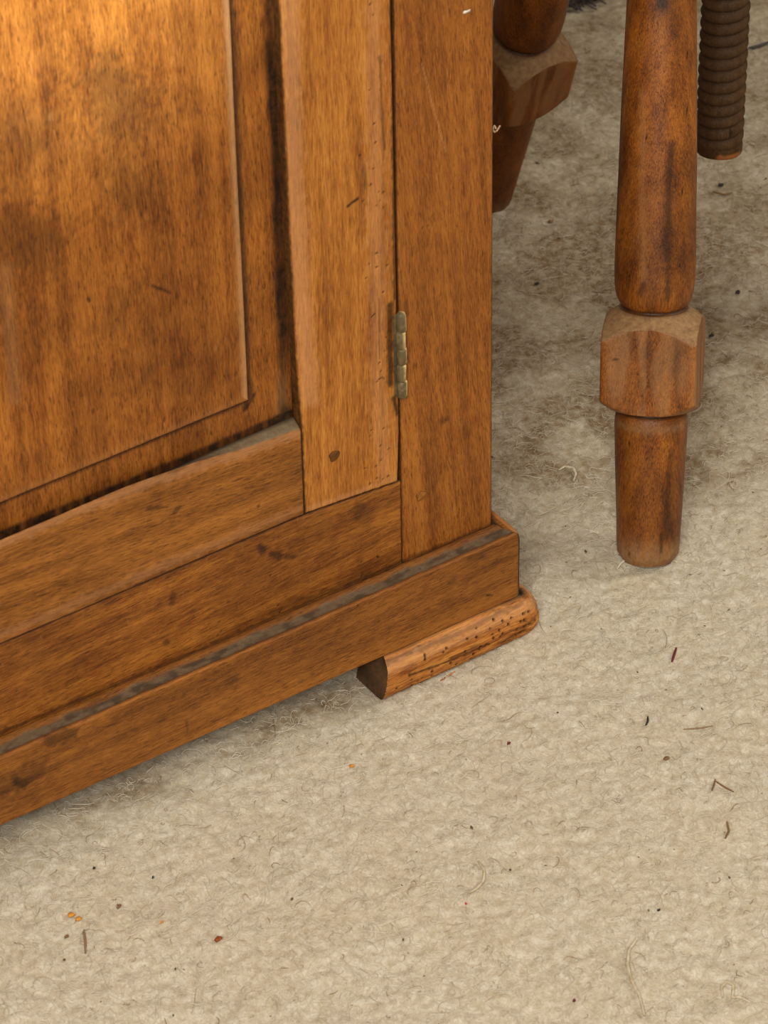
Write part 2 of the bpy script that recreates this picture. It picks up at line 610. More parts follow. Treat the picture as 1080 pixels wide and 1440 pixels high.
Pr = np.pad(Vr.reshape(n_, m__, 3), ((1, 1), (1, 1), (0, 0)), mode='edge')
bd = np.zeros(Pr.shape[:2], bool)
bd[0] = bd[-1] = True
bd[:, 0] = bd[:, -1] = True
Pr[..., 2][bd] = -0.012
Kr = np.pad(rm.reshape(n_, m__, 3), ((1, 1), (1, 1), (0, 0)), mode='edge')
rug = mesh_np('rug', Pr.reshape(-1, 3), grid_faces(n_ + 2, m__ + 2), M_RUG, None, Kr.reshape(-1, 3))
tag(rug, 'cream felted cotton rug with curly lint spread under the furniture', 'rug')


def make_fibres(name, N, seed, length, curl, rad, lift, brown, region, parent):
    r = np.random.default_rng(seed)
    K = 9
    u = r.uniform(region[0], region[1], N)
    w = r.uniform(region[2], region[3], N)
    x = u * SIDE[0] + w * HEAD[0]
    y = u * SIDE[1] + w * HEAD[1]
    keep = ~((x < 0.0) & (y > 0.012))
    x, y = x[keep], y[keep]
    N = len(x)
    L = length * r.lognormal(0, 0.5, N)
    th = r.uniform(0, 2 * PI, N)
    k0 = r.normal(0, curl, N) / L
    k1 = r.normal(0, curl, N) / L
    P = np.zeros((N, K, 3))
    ds = L / (K - 1)
    px, py = x.copy(), y.copy()
    a = th.copy()
    ph = r.uniform(0, PI, N)
    for i in range(K):
        P[:, i, 0] = px
        P[:, i, 1] = py
        arch = np.sin(PI * i / (K - 1)) ** 0.8
        P[:, i, 2] = rug_h(px, py) + rad * 0.2 + lift * arch * (0.3 + 0.7 * np.abs(np.sin(ph))) - (0.0004 if i in (0, K - 1) else 0)
        a = a + (k0 + (k1 - k0) * i / (K - 1)) * ds
        px = px + np.cos(a) * ds
        py = py + np.sin(a) * ds
    T = np.gradient(P, axis=1)
    T /= np.linalg.norm(T, axis=2)[..., None] + 1e-12
    A = np.cross(T, np.array([0, 0, 1.0]))
    A /= np.linalg.norm(A, axis=2)[..., None] + 1e-9
    B = np.cross(T, A)
    rr = rad * r.uniform(0.6, 1.4, N)[:, None] * np.sin(np.linspace(0.25, PI - 0.25, K))[None, :] ** 0.5
    ring = []
    for s in range(3):
        p = s / 3 * 2 * PI + 0.5
        ring.append(P + rr[..., None] * (math.cos(p) * A + math.sin(p) * B))
    V = np.stack(ring, 2)                      # N,K,3,3
    V = V.reshape(-1, 3)
    base = (np.arange(N) * K * 3)[:, None, None]
    f = grid_faces(K, 3, wrap=True)[None]
    Fq = (base.reshape(-1, 1, 1) + f).reshape(-1, 4)
    tone = np.where(r.random(N) < brown, r.uniform(0.3, 0.95, N), r.uniform(0.0, 0.32, N))
    # dirt and painted rear shade of the rug under each fibre
    mask = np.zeros((N, K * 3, 3))
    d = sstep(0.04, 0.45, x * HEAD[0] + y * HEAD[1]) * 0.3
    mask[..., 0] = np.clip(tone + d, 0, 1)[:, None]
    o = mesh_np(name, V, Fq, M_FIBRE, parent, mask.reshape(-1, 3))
    o['kind'] = 'stuff'
    return o


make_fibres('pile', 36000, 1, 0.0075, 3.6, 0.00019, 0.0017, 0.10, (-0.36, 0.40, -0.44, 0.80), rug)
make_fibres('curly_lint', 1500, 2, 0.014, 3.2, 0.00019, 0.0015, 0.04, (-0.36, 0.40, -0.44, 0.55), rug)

# ------------------------------------------------------------------ the cabinet
cabinet = empty('cabinet', (0, 0, 0))
tag(cabinet, 'old honey-brown pine cabinet with fielded panel door and plinth on the rug', 'cabinet')
XL = -0.60          # left end of the frame
HT = 0.93           # height of the frame
X_FINE = -0.375

# --- corner post
mk = Marks()
mk.line([(692, 700), (692, 400), (694, 0)], 0.0016, 0.25, 2, 0.6)
mk.line([(594, 90), (612, 160), (626, 212)], 0.0004, 0.5, 2, 0.3)
mk.line([(622, 592), (628, 590)], 0.0035, 0.45, 0, 0.6)
mk.line([(598, 640), (612, 690), (618, 730)], 0.0018, 0.25, 0, 0.8)
mk.line([(570, 425), (572, 445)], 0.002, 0.5, 0, 0.6).line([(571, 440), (572, 560)], 0.0012, 0.4, 0, 0.6)
mk.line([(570, 788), (630, 764), (690, 738)], 0.0022, 0.6, 0, 0.9)
mk.hole([(602, 318), (593, 320)], 0.0005, 0.0004)
xs = spaced(-0.0692, 0.0, -0.0692, 0.0, 0.0008)
zs = spaced(0.079, HT, 0.079, 0.50, 0.0012, 0.03)
post = front_board('corner_post', M_POST, cabinet, None, None, xs, zs, 0.0, marks=mk, thick=0.022, edge=0.0010, seed=3)
mk = Marks()
post2 = front_board('corner_post', M_POST, cabinet, None, None, np.linspace(XL, XL + 0.07, 20), np.linspace(0.079, HT, 40), 0.0, thick=0.022, seed=4)

# --- bottom rail of the frame; its upper edge follows the door's sag


def door_bottom(x):
    return np.interp(x, [-0.60, -0.353, -0.1403, -0.0700], [0.1478, 0.1491, 0.1513, 0.1465])


mk = Marks()
mk.line([(364, 770), (372, 774)], 0.0032, 0.75, 0, 0.7).line([(383, 778), (393, 783)], 0.003, 0.7, 0, 0.7).line([(402, 784), (412, 783)], 0.0025, 0.6, 0, 0.7)
mk.line([(244, 838), (241, 850)], 0.003, 0.45, 0, 0.6).line([(233, 903)], 0.004, 0.6, 0, 0.7).line([(505, 715), (515, 730)], 0.009, 0.35, 0, 0.9)
mk.hole([(381, 809), (391, 851), (396, 857), (393, 861), (308, 875), (311, 888), (306, 894), (508, 790), (532, 784), (508, 810), (530, 783)], 0.0009)
mk.line([(0, 1030), (240, 931), (480, 826), (560, 792)], 0.002, 0.6, 0, 0.9)
mk.line([(380, 862), (470, 828), (520, 805)], 0.003, 0.35, 0, 1.0)
xs = spaced(XL + 0.07, -0.0695, X_FINE, -0.0695, 0.0009)
zs = np.linspace(0.0, 1.0, 74)
rail = front_board('bottom_rail', M_RAIL, cabinet, None, lambda X, Z: 0.079 + Z * (door_bottom(X) - 0.0009 - 0.079), xs, zs, 0.0,
                   hfn=lambda X, Z: 0.0, marks=mk, thick=0.022, edge=0.0006, seed=5)
front_board('top_rail', M_RAIL, cabinet, None, None, np.linspace(XL + 0.07, -0.0695, 40), np.linspace(0.86, HT, 10), 0.0, thick=0.022, seed=6)

# --- door: the mesh holds the two stiles, its rails and panel are its pieces
DZ0, DZ1 = 0.1465, 0.857


def stile_left(z):       # front arris of the stile beside the panel
    return np.interp(z, [0.15, 0.218, 0.26, 0.36, 0.52, 0.9], [-0.1403, -0.1405, -0.1418, -0.1436, -0.1446, -0.1446])


def stile_right(z):
    return np.interp(z, [0.146, 0.160, 0.185, 0.26, 0.48, 0.9], [-0.0722, -0.0716, -0.0706, -0.0708, -0.0719, -0.0719])


stile_marks = Marks()
stile_marks.hole([(521, 6), (525, 21), (520, 127), (526, 174), (528, 201), (506, 220), (526, 237), (522, 261), (533, 270), (540, 271),
                  (510, 283), (535, 282), (529, 290), (540, 292), (530, 356), (520, 371), (530, 376), (544, 374), (515, 392),
                  (539, 411), (543, 475), (541, 494), (545, 502), (534, 510), (537, 522), (531, 537), (540, 603), (522, 605),
                  (521, 614), (536, 628), (547, 632), (514, 659), (529, 656), (536, 648), (520, 681), (530, 674), (539, 674), (546, 670)],
                 0.0008, 0.0014)
stile_marks.line([(490, 289), (503, 279)], 0.0016, 0.9, 0, 0.5).line([(522, 447), (527, 441)], 0.0007, 0.9, 0, 0.2)
stile_marks.line([(532, 534), (538, 530), (541, 533)], 0.0006, 0.85, 0, 0.2)
stile_marks.line([(512, 236), (514, 265)], 0.0018, 0.35, 0, 0.6)
stile_marks.line([(551, 0), (552, 120), (553, 250), (555, 420)], 0.0016, 0.65, 0, 0.9)
stile_marks.line([(548, 430), (549, 540)], 0.0034, 0.8, 0, 0.6).line([(553, 560), (559, 582)], 0.0022, 0.8, 0, 0.6)
stile_marks.line([(534, 80), (538, 170), (541, 210)], 0.0011, 0.5, 0, 1.0).line([(533, 420), (534, 505)], 0.0005, 0.6, 0, 0.8)
stile_marks.line([(408, 0), (416, 300), (430, 500), (438, 560)], 0.0085, 0.36, 2, 0.5)
stile_marks.line([(526, 0), (528, 300), (532, 540), (540, 670)], 0.0075, 0.22, 2, 0.9)
stile_marks.line([(432, 716), (500, 694), (556, 672)], 0.0030, 0.25, 2, 0.5)
sx = np.linspace(0.0, 1.0, 112)
sz = spaced(DZ0, DZ1, DZ0, 0.52, 0.0008, 0.03)


def stile_x(X, Z):
    return stile_left(Z) + X * (stile_right(Z) - stile_left(Z))


def stile_z(X, Z):
    b = door_bottom(stile_x(X, Z))
    return np.where(Z < 0.2, b + (Z - DZ0) * (0.2 - b) / (0.2 - DZ0), Z)


def stile_h(X, Z):
    # rounded-over arris beside the panel, sharp at the joint with the rail
    w = sstep(0.212, 0.235, Z)
    return 0.0022 * w * (1 - sstep(0.0, 0.05, X)) ** 1.6


door = front_board('door', M_STILE, cabinet, stile_x, stile_z, sx, sz, -0.0006, hfn=stile_h, marks=stile_marks, thick=0.020, edge=0.0007, wobble=0.0004, seed=8)
front_board('door_stile', M_STILE, door, None, None, np.linspace(XL + 0.0715, XL + 0.140, 12), np.linspace(0.149, DZ1, 40), -0.0006, thick=0.02, seed=9)

# door rail: upper arris runs from the groove (left) down to the worn ledge (right)
EX = [hit(p, 1, 0.0)[0] for p in ((0, 759), (177, 684), (280, 648), (339, 632), (425, 602))]
EZ = [hit(p, 1, 0.0)[2] for p in ((0, 759), (177, 684), (280, 648), (339, 632), (425, 602))]


def rail_top(x):
    return np.interp(x, [-0.6] + EX, [EZ[0] + 0.001] + EZ)


mk = Marks()
mk.line([(208, 716), (222, 714)], 0.003, 0.5, 0, 0.9).line([(246, 720), (252, 714)], 0.0025, 0.6, 0, 0.9).line([(363, 711)], 0.0016, 0.8, 0, 0.4)
mk.line([(0, 766), (200, 682), (330, 640), (424, 608)], 0.0040, 0.35, 2, 0.9)
mk.line([(426, 610), (428, 720)], 0.0010, 0.55, 0, 0.6)
mk.line([(0, 893), (200, 808), (420, 716)], 0.0040, 0.22, 2, 0.9)
xs = spaced(XL + 0.14, -0.1411, X_FINE, -0.1411, 0.0009)
NZ = 92
zz = np.linspace(0, 1.15, NZ)


def ledge_back(x):
    return np.interp(x, [-0.345, -0.26, -0.215, -0.15], [0.2151, 0.2152, 0.2172, 0.2197])


def drail_z(X, Z):
    b = door_bottom(X)
    t = rail_top(X)
    return b + np.minimum(Z, 1) * (t - b) + np.clip(Z - 1, 0, 1) / 0.15 * (ledge_back(X) - t)


def drail_h(X, Z):
    return np.clip(Z - 1, 0, 1) / 0.15 * 0.0085 + 0.0006 * (1 - sstep(0, 0.03, np.abs(Z - 1.0)))


def drail_m(X, Z):
    mm = np.zeros(X.shape + (3,))
    e = sstep(0.99, 1.02, Z)
    mm[..., 1] = e * 0.95
    mm[..., 0] = e * 0.9 * (1 - sstep(-0.27, -0.19, X)) + sstep(1.09, 1.15, Z) * 0.8
    return mm


front_board('door_rail', M_DRAIL, door, None, drail_z, xs, zz, -0.0006, hfn=drail_h, maskfn=drail_m, marks=mk, thick=0.020, edge=0.0005, seed=11, top_grime=False)
front_board('door_rail', M_DRAIL, door, None, None, np.linspace(XL + 0.14, -0.1411, 30), np.linspace(0.79, DZ1, 8), -0.0006, thick=0.020, seed=12)

# fielded panel: flat field, sharp worn arris, step with painted shadow and grime, sloping margin
FX = -0.1753
Y_FIELD, Y_MARG = 0.0030, 0.0066


def field_z(x):
    return np.interp(x, [-0.6, -0.345, -0.1753], [0.2425, 0.2451, 0.2482])


X0, X1, Z0, Z1 = XL + 0.135, -0.1415, 0.2135, 0.795
xs = np.concatenate([spaced(X0, FX - 0.004, X_FINE, FX - 0.004, 0.0011, 0.02), np.arange(FX - 0.0035, FX + 0.004, 0.0004), np.linspace(FX + 0.0045, X1, 42)])
zs = np.concatenate([np.linspace(Z0, 0.239, 24), np.arange(0.2396, 0.2516, 0.0004), spaced(0.2525, Z1, 0.2525, 0.525, 0.0013, 0.03)])


def panel_d(X, Z):
    fxr = FX + 0.0006 * (fbm(Z * 14, Z * 0 + 1, 61, 3) - 0.5)
    return np.maximum(X - fxr, field_z(X) - Z)          # > 0 outside the field


def panel_h(X, Z):
    d = panel_d(X, Z)
    step = sstep(0.0, 0.0011, d) * (Y_MARG - Y_FIELD)
    arris = 0.0006 * np.exp(-(d / 0.0012) ** 2)
    marg = np.clip(d / 0.03, 0, 1) * 0.0012
    return step + arris * 0.4 + marg


def panel_m(X, Z):
    d = panel_d(X, Z)
    side = (X - FX) > (field_z(X) - Z)
    mm = np.zeros(X.shape + (3,))
    n = fbm(X * 260, Z * 60, 71, 3)
    wide = np.where(side, 0.0068, 0.0058)
    dirt_shade = sstep(0.0002, 0.0008, d) * (1 - sstep(wide * 0.5, wide * (0.8 + 0.7 * n), d)) * np.where(side, 0.72, 0.8)  # grime plus the step's shadow, painted along the field edge
    gx = sstep(-0.1530, -0.1475, X + 0.002 * (n - 0.5)) * (0.55 + 0.8 * n) * 0.88
    zl = Z - ledge_back(X)
    gz = (1 - sstep(0.0042, 0.0078, zl - (ledge_back(X) < 0.2165) * 0.0012)) * (0.5 + 0.8 * n) * 0.9
    gx = gx * (1 - 0.55 * (1 - sstep(0.23, 0.30, Z)))
    corner = np.exp(-(((X + 0.147) / 0.005) ** 2 + ((Z - 0.226) / 0.007) ** 2)) * 0.5
    mm[..., 0] = np.clip(np.maximum(dirt_shade, np.maximum(gx, gz)) + corner, 0, 0.95)
    mm[..., 2] = np.where(side, 1.0, 0.2) * np.exp(-((d + 0.0014) / 0.0024) ** 2) * 0.5
    mm[..., 1] = np.exp(-(((X + 0.149) / 0.004) ** 2)) * (1 - sstep(0.23, 0.27, Z)) * 0.5
    return mm


mk = Marks()
mk.line([(216, 402), (228, 407), (238, 412)], 0.0011, 0.9, 0, 0.4).line([(124, 418), (125, 423)], 0.0012, 0.9, 0, 0.3).line([(164, 130), (166, 134)], 0.0012, 0.7, 0, 0.3)
mk.line([(150, 120), (170, 150), (165, 165)], 0.022, 0.42, 0, 0.9).line([(170, 250), (190, 275)], 0.018, 0.34, 0, 0.9)
mk.line([(20, 320), (60, 345)], 0.022, 0.36, 0, 0.9).line([(40, 200), (20, 180)], 0.016, 0.24, 0, 0.9).line([(170, 420), (160, 450)], 0.016, 0.25, 0, 0.9)
mk.line([(205, 535), (210, 520)], 0.006, 0.3, 0, 0.9).line([(345, 575), (357, 555)], 0.0025, 0.8, 0, 0.7)
mk.line([(8, 380), (22, 560)], 0.006, 0.14, 2, 0.5)
front_board('door_panel', M_PANEL, door, None, None, xs, zs, Y_FIELD, hfn=panel_h, maskfn=panel_m, marks=mk, thick=0.008, edge=1e-5, wobble=0.00035, seed=14)


def peg(px, parent, r, mat, y=-0.0006):
    c = hit(px, 1, y)
    ph = np.linspace(0, 2 * PI, 25)[:-1]
    rad = r * (1 + 0.10 * np.sin(ph * 3 + 1) + 0.06 * np.sin(ph * 5))
    rings = []
    for k, dy in ((1.0, 0.004), (1.0, -0.0001), (0.92, -0.0004), (0.5, -0.0005), (0.02, -0.0004)):
        rings.append(np.stack([c[0] + rad * k * np.cos(ph), np.full(24, y + dy) + 0.0001 * np.sin(ph * 4), c[2] + rad * k * np.sin(ph)], -1))
    P = np.concatenate(rings)
    mk_ = np.zeros((len(P), 3))
    mk_[:48, 0] = 0.85
    return mesh_np('peg', P, grid_faces(5, 24, wrap=True)[:, ::-1], mat, parent, mk_)


M_PEGD = wood('peg_end_dark', (78, 48, 22), (112, 72, 34), (142, 98, 54), 'X', tilt=0.8, rings=2.5, fine=1, seed=3)
M_PEGL = wood('peg_end_light', (116, 70, 32), (154, 102, 54), (176, 124, 72), 'X', tilt=0.6, rings=2.5, fine=1, seed=5)
p_ = peg((470, 641), door, 0.0038, M_PEGD)
p_['label'] = 'dark round peg end in the stile'
p_ = peg((592, 697), cabinet, 0.0036, M_PEGL, 0.0)
p_['label'] = 'worn peg end low on the corner post'

# --- hinge
HX, HY, HR = -0.0698, -0.0026, 0.0031
HZ0, HZ1 = 0.2110, 0.2706
hinge = box_mesh('hinge', (HX - 0.0040, -0.0016, HZ0), (HX - 0.0008, 0.004, HZ1), M_PATINA, cabinet, 0.0004)
hinge['label'] = 'aged brass butt hinge in the door gap'
for k in range(5):
    a = HZ0 + (HZ1 - HZ0) * k / 5
    b = HZ0 + (HZ1 - HZ0) * (k + 1) / 5
    cx = HX + (0.0004 if k % 2 == 0 else -0.0002)
    sec = [(0.0, a + 0.0002), (0.82, a + 0.0003), (1.0, a + 0.0009), (1.0, b - 0.0009), (0.82, b - 0.0003), (0.0, b - 0.0002)]
    if k == 4:
        sec = sec[:4] + [(0.92, b - 0.0003), (0.78, b + 0.0009), (0.5, b + 0.0014), (0.0, b + 0.0016)]
    if k == 0:
        sec = [(0.0, a - 0.0012), (0.5, a - 0.0010), (0.78, a - 0.0006)] + sec[2:]
    ph = np.linspace(0, 2 * PI, 21)[:-1]
    V = np.concatenate([np.stack([cx + HR * q * np.cos(ph), HY + HR * q * np.sin(ph), np.full(20, z)], -1) for q, z in sec])
    # hammered, slightly flattened front
    V[:, 1] += 0.0002 * np.sin(V[:, 2] * 900 + k)
    km = np.zeros((len(V), 3))
    sh = (V[:, 0] - cx) / HR + 0.35 * (V[:, 1] - HY) / HR
    km[:, 0] = 1 - sstep(-0.15, 0.2, sh - (0.05 if k % 2 == 0 else -0.35))
    km[:, 0] = np.maximum(km[:, 0], 0.7 * sstep(0.85, 1.0, sh))
    mesh_np('knuckle', V, grid_faces(len(sec), 20, wrap=True), M_BRASS, hinge, km)
V, Fq, _ = tube([(HX, HY, HZ0 - 0.001), (HX, HY, HZ1 + 0.001)], 0.0019, 10)
mesh_np('pin', V, Fq, M_PATINA, hinge)

# --- plinth: front board with a worn, dusty ledge, mitred to a side board
PY = -0.0163
PX = 0.0108
PZ0, PZ1 = 0.0286, 0.0806


def plinth_profile():
    """(outward distance from the frame, height, channel masks) from the bottom edge up over the arris to the post"""
    pr = []
    D = -PY
    for t in np.linspace(0, 1, 66):
        pr.append((D - (0.0008 if t == 0 else 0), PZ0 + t * (PZ1 - 0.0012 - PZ0), 0))
    for a in np.linspace(0.2, PI / 2, 5):
        pr.append((D - 0.0012 + 0.0012 * math.cos(a), PZ1 - 0.0012 + 0.0012 * math.sin(a), 1))
    for t in np.linspace(0.08, 1, 16):
        d = (D - 0.0012) * (1 - t) - 0.001 * t
        z = PZ1 - 0.0010 * sstep(0.05, 0.2, t) * (1 - sstep(0.62, 0.72, t)) + 0.0006 * sstep(0.7, 0.8, t)
        pr.append((d, float(z), 2 + t))
    return pr


PR = plinth_profile()
pd = np.array([p[0] for p in PR])
pz = np.array([p[1] for p in PR])
pk = np.array([p[2] for p in PR])
xs = spaced(XL - 0.0108, PX, X_FINE - 0.01, PX, 0.0009)
Xg, Dg = np.meshgrid(xs, pd)
_, Zg = np.meshgrid(xs, pz)
_, Kg = np.meshgrid(xs, pk)
end = PX - Xg                                             # distance from the right-hand corner
Yg = -Dg.copy()
wear = fbm(Xg * 60, Zg * 20, 81, 3)
Yg += 0.0007 * (fbm(Xg * 14, Zg * 30, 82, 3) - 0.5) + 0.0010 * np.exp(-(end / 0.0016) ** 2)
Zg = Zg + np.where(Kg > 0.5, 0.0012 * (wear - 0.55), 0) - 0.0014 * sstep(0, 1, 1 - end / 0.004) * (Zg > 0.07)
Xg = Xg - 0.0016 * (1 - sstep(0, 0.003, np.abs(end))) * sstep(0.074, 0.081, Zg)
# mitre: the ledge ends on the diagonal at the right corner
Xg = np.where(Kg >= 2, np.minimum(Xg, PX - (Dg[0, 0] - Dg) * (PX / (-PY)) * 0.98), Xg)
mm = np.zeros(Xg.shape + (3,))
t = Kg - 2
edge_n = fbm(Xg * 70, Xg * 0 + 3, 83, 3)
grey = sstep(0.02, 0.10 + 0.22 * edge_n, t) * (1 - sstep(0.46 + 0.22 * edge_n, 0.58 + 0.22 * edge_n, t))
mm[..., 1] = np.where(Kg >= 2, grey * 0.95, 0)
mm[..., 0] = np.where(Kg >= 2, 0.40 * grey * sstep(0.42, 0.7, fbm(Xg * 130, t * 4, 84, 4)) + sstep(0.88, 0.96, t) * 0.85 + 0.25 * (t > 0), 0)
mm[..., 0] += np.where(Kg < 0.5, 0.8 * (1 - sstep(0.0005, 0.0022, end)), 0.5 * (1 - sstep(0, 0.004, end)))
mm[..., 2] = np.where((Kg >= 0.5) & (Kg < 2), 0.08 * (0.4 + edge_n), 0) * (mm[..., 0] < 0.3)
V = np.stack([Xg, Yg, Zg], -1).reshape(-1, 3)
mk = Marks()
mk.line([(22, 1098), (32, 1104)], 0.005, 0.75, 0, 0.9).line([(70, 1042), (100, 1032)], 0.006, 0.55, 0, 0.9).line([(0, 1110), (50, 1085)], 0.011, 0.35, 0, 1.0)
mk.line([(686, 837), (692, 837)], 0.0013, 0.8, 0, 0.4).line([(690, 838), (692, 836)], 0.0008, 1.0, 2, 0.2)
mk.line([(660, 785), (680, 780)], 0.003, 0.35, 0, 0.8).line([(630, 818), (640, 820)], 0.0022, 0.3, 0, 0.8).line([(262, 1015), (264, 1030)], 0.0012, 0.45, 0, 0.7)
mk.line([(320, 960), (330, 955)], 0.005, 0.35, 0, 0.9).hole([(532, 874), (503, 852)], 0.0009)
V, K_ = mk.apply(V, mm.reshape(-1, 3), np.array([0, 1.0, 0]))
P = V.reshape(Xg.shape + (3,))
bot = P[:1].copy()
bot[..., 1] = 0.0
P = np.concatenate([bot, P])
K_ = np.concatenate([K_.reshape(Xg.shape + (3,))[:1], K_.reshape(Xg.shape + (3,))])
K_[0, :, 0] = 0.5
endc = P[:, -1:].copy()
endc[..., 0] -= 0.0005
endc[..., 1] += 0.018
P = np.concatenate([P, endc], 1)
K_ = np.concatenate([K_, K_[:, -1:]], 1)
plinth = mesh_np('plinth', P.reshape(-1, 3), grid_faces(P.shape[0], P.shape[1]), M_PLINTH, cabinet, np.clip(K_, 0, 1).reshape(-1, 3))

# side board of the plinth (only its worn top shows past the corner post)
ys = np.concatenate([np.linspace(PY + 0.0012, 0.05, 60), np.linspace(0.06, 0.44, 20)])
Yg2, Dg2 = np.meshgrid(ys, pd * (PX / -PY))
_, Zg2 = np.meshgrid(ys, pz)
_, Kg2 = np.meshgrid(ys, pk)
Xg2 = Dg2 + 0.0008 * (fbm(Yg2 * 50, Zg2 * 20, 85, 3) - 0.5) - 0.0006
Yc = PY * (Dg2 / PX)
Yg2 = np.where(Kg2 >= 2, np.maximum(Yg2, Yc), Yg2)
Zg2 = Zg2 - 0.0012 * (1 - sstep(PY, PY + 0.005, Yg2)) * (Zg2 > 0.07) - 0.0003
m2 = np.zeros(Xg2.shape + (3,))
t2 = Kg2 - 2
m2[..., 0] = np.where(Kg2 >= 2, sstep(0.25, 0.5, t2 + 0.3 * (fbm(Yg2 * 120, t2 * 3, 86, 3) - 0.5)) * 0.9, 0.15)
m2[..., 2] = np.where((Kg2 >= 0.5) & (Kg2 < 2.2), 0.6, 0)
mesh_np('plinth_side', np.stack([Xg2, Yg2, Zg2], -1).reshape(-1, 3), grid_faces(*Xg2.shape), M_PLINTH, cabinet, m2.reshape(-1, 3))

# --- feet: rounded moulding block under each front corner


def make_foot(name, visible=True):
    # plan path of the outer surface, from the sawn left end round the corner and back
    prof = [(0.0045, 0.0290), (0.0060, 0.0292), (0.0078, 0.0285), (0.0102, 0.0268), (0.0128, 0.0240), (0.0148, 0.0205), (0.0160, 0.0165),
            (0.0166, 0.0120), (0.0168, 0.0080), (0.0166, 0.0045), (0.0158, 0.0018), (0.0140, 0.0002), (0.0080, -0.0004)]
    prof = np.array(prof)
    s = np.linspace(0, 1, 52)
    sp = np.concatenate([[0], np.cumsum(np.linalg.norm(np.diff(prof, axis=0), axis=1))])
    sp /= sp[-1]
    po = np.interp(s, sp, prof[:, 0])
    pz_ = np.interp(s, sp, prof[:, 1])
    # path base line lies at y = PY + 0.010 and x = xr
    yb = -0.0082
    xr = 0.0130
    rc = 0.004
    L1 = np.concatenate([np.linspace(-0.1, xr - rc, 160)])
    pts = [(x, yb, 0, -1) for x in L1]
    for a in np.linspace(0, PI / 2, 14)[1:]:
        pts.append((xr - rc + rc * math.sin(a), yb + rc - rc * math.cos(a), math.sin(a), -math.cos(a)))
    for y in np.linspace(yb + rc, 0.075, 50)[1:]:
        pts.append((xr, y, 1, 0))
    pts = np.array(pts)
    V = np.zeros((len(pts), len(s), 3))
    for i, (x, y, nx, ny) in enumerate(pts):
        V[i, :, 0] = x + nx * po
        V[i, :, 1] = y + ny * po
        V[i, :, 2] = pz_ * (1 - 0.22 * max(nx, float(sstep(-0.012, 0.004, x)) * 0.25))
    # sawn end leans outwards towards the ground
    k = np.clip((-0.06 - V[..., 0]) / 0.04, 0, 1)
    V[..., 0] += k * (0.0045 - 0.0070 * (1 - V[..., 2] / 0.0286))
    X = V[..., 0]
    Z = V[..., 2]
    path = np.arange(len(pts))[:, None] * np.ones(len(s))[None, :] / len(pts)
    groove = fbm(X * 14 + path * 3, s[None, :] * 16 + X * 0, 88, 3)
    dep = 0.0013 * (groove - 0.5) + 0.0008 * (fbm(X * 8, s[None, :] * 45 + X * 0, 87, 2) - 0.5) + 0.0005 * (fbm(X * 60, s[None, :] * 50, 89, 3) - 0.5)
    # eaten, split lower edge near the rounded end
    rott = sstep(-0.018, 0.010, X) * sstep(0.45, 0.75, np.broadcast_to(s[None, :], X.shape)) * sstep(0.48, 0.56, fbm(X * 50, s[None, :] * 40, 90, 3))
    N_ = np.stack([pts[:, 2], pts[:, 3], 0 * pts[:, 2]], -1)[:, None, :]
    V += N_ * (dep - 0.0022 * rott)[..., None]
    mm = np.zeros(X.shape + (3,))
    st = sstep(0.02, 0.13, s)[None, :]
    overhang_shade = (1 - st) * 0.95  # crevice below the plinth, its overhang shadow painted dark
    seam = 0.75 * np.exp(-((np.broadcast_to(s[None, :], X.shape) - (0.60 - (X + 0.095) * 0.9)) / 0.035) ** 2) * sstep(0.45, 0.6, fbm(X * 70, s[None, :] * 25, 92, 4)) * sstep(-0.095, -0.07, X) * (1 - sstep(-0.035, -0.02, X))
    mm[..., 0] = np.clip(np.maximum(np.maximum(overhang_shade, seam), rott * 0.85), 0, 1)
    mm[..., 0] = np.maximum(mm[..., 0], 0.7 * sstep(0.9, 0.99, np.broadcast_to(s[None, :], X.shape)))
    mm[..., 1] = 0.7 * (1 - sstep(0.02, 0.12, np.broadcast_to(s[None, :], X.shape)))
    mm[..., 2] = 0.35 * sstep(0.1, 0.2, s)[None, :] * (1 - sstep(0.3, 0.45, s))[None, :]
    Vf = V.reshape(-1, 3)
    mk = Marks()
    if visible:
        mk.hole([(629, 913), (624, 918), (658, 898), (670, 884), (671, 896), (695, 872), (707, 874), (715, 878), (694, 893), (703, 887),
                 (708, 892), (695, 898), (704, 896), (737, 863), (738, 872), (757, 860), (737, 881), (726, 892), (717, 901), (676, 910),
                 (667, 921), (663, 927), (668, 925), (642, 934), (635, 933), (608, 950), (609, 945), (579, 956), (588, 958), (594, 954),
                 (581, 967), (542, 975), (755, 868), (747, 878), (751, 873), (733, 889), (742, 884), (699, 915), (684, 907), (728, 884), (655, 917), (690, 884), (720, 869), (745, 860), (752, 877), (733, 874), (612, 957), (559, 968), (646, 948)], 0.0011, 0.0015)
        mk.line([(575, 949), (613, 937), (640, 926), (672, 911), (688, 905)], 0.0011, 0.85, 0, 1.0)
        mk.line([(700, 905), (730, 890), (752, 872)], 0.0016, 0.6, 0, 1.0)
        mk.line([(545, 930), (640, 893), (735, 848)], 0.0020, 0.4, 0, 1.0)
        mk.line([(597, 920), (598, 928)], 0.0011, 1.0, 0, 0.2)
        mk.line([(583, 917), (586, 914)], 0.0022, 0.7, 2, 0.4)
    Vf, K_ = mk.apply(Vf, mm.reshape(-1, 3), np.array([-0.2, 0.9, -0.1]))
    n, m_ = V.shape[:2]
    F1 = grid_faces(n, m_)
    # sawn end: fan from the outline to the core line
    ring = np.arange(m_)
    core = Vf[ring].copy()
    core[:, 1] = 0.006
    Vf = np.concatenate([Vf, Vf[ring] + [0.0002, 0, 0], core])
    Ke = np.zeros((2 * m_, 3))
    Ke[:, 0] = 0.72 + 0.15 * np.sin(np.arange(2 * m_) * 0.17)
    Ke[:, 1] = 0.65
    K_ = np.concatenate([K_, Ke])
    b0 = n * m_
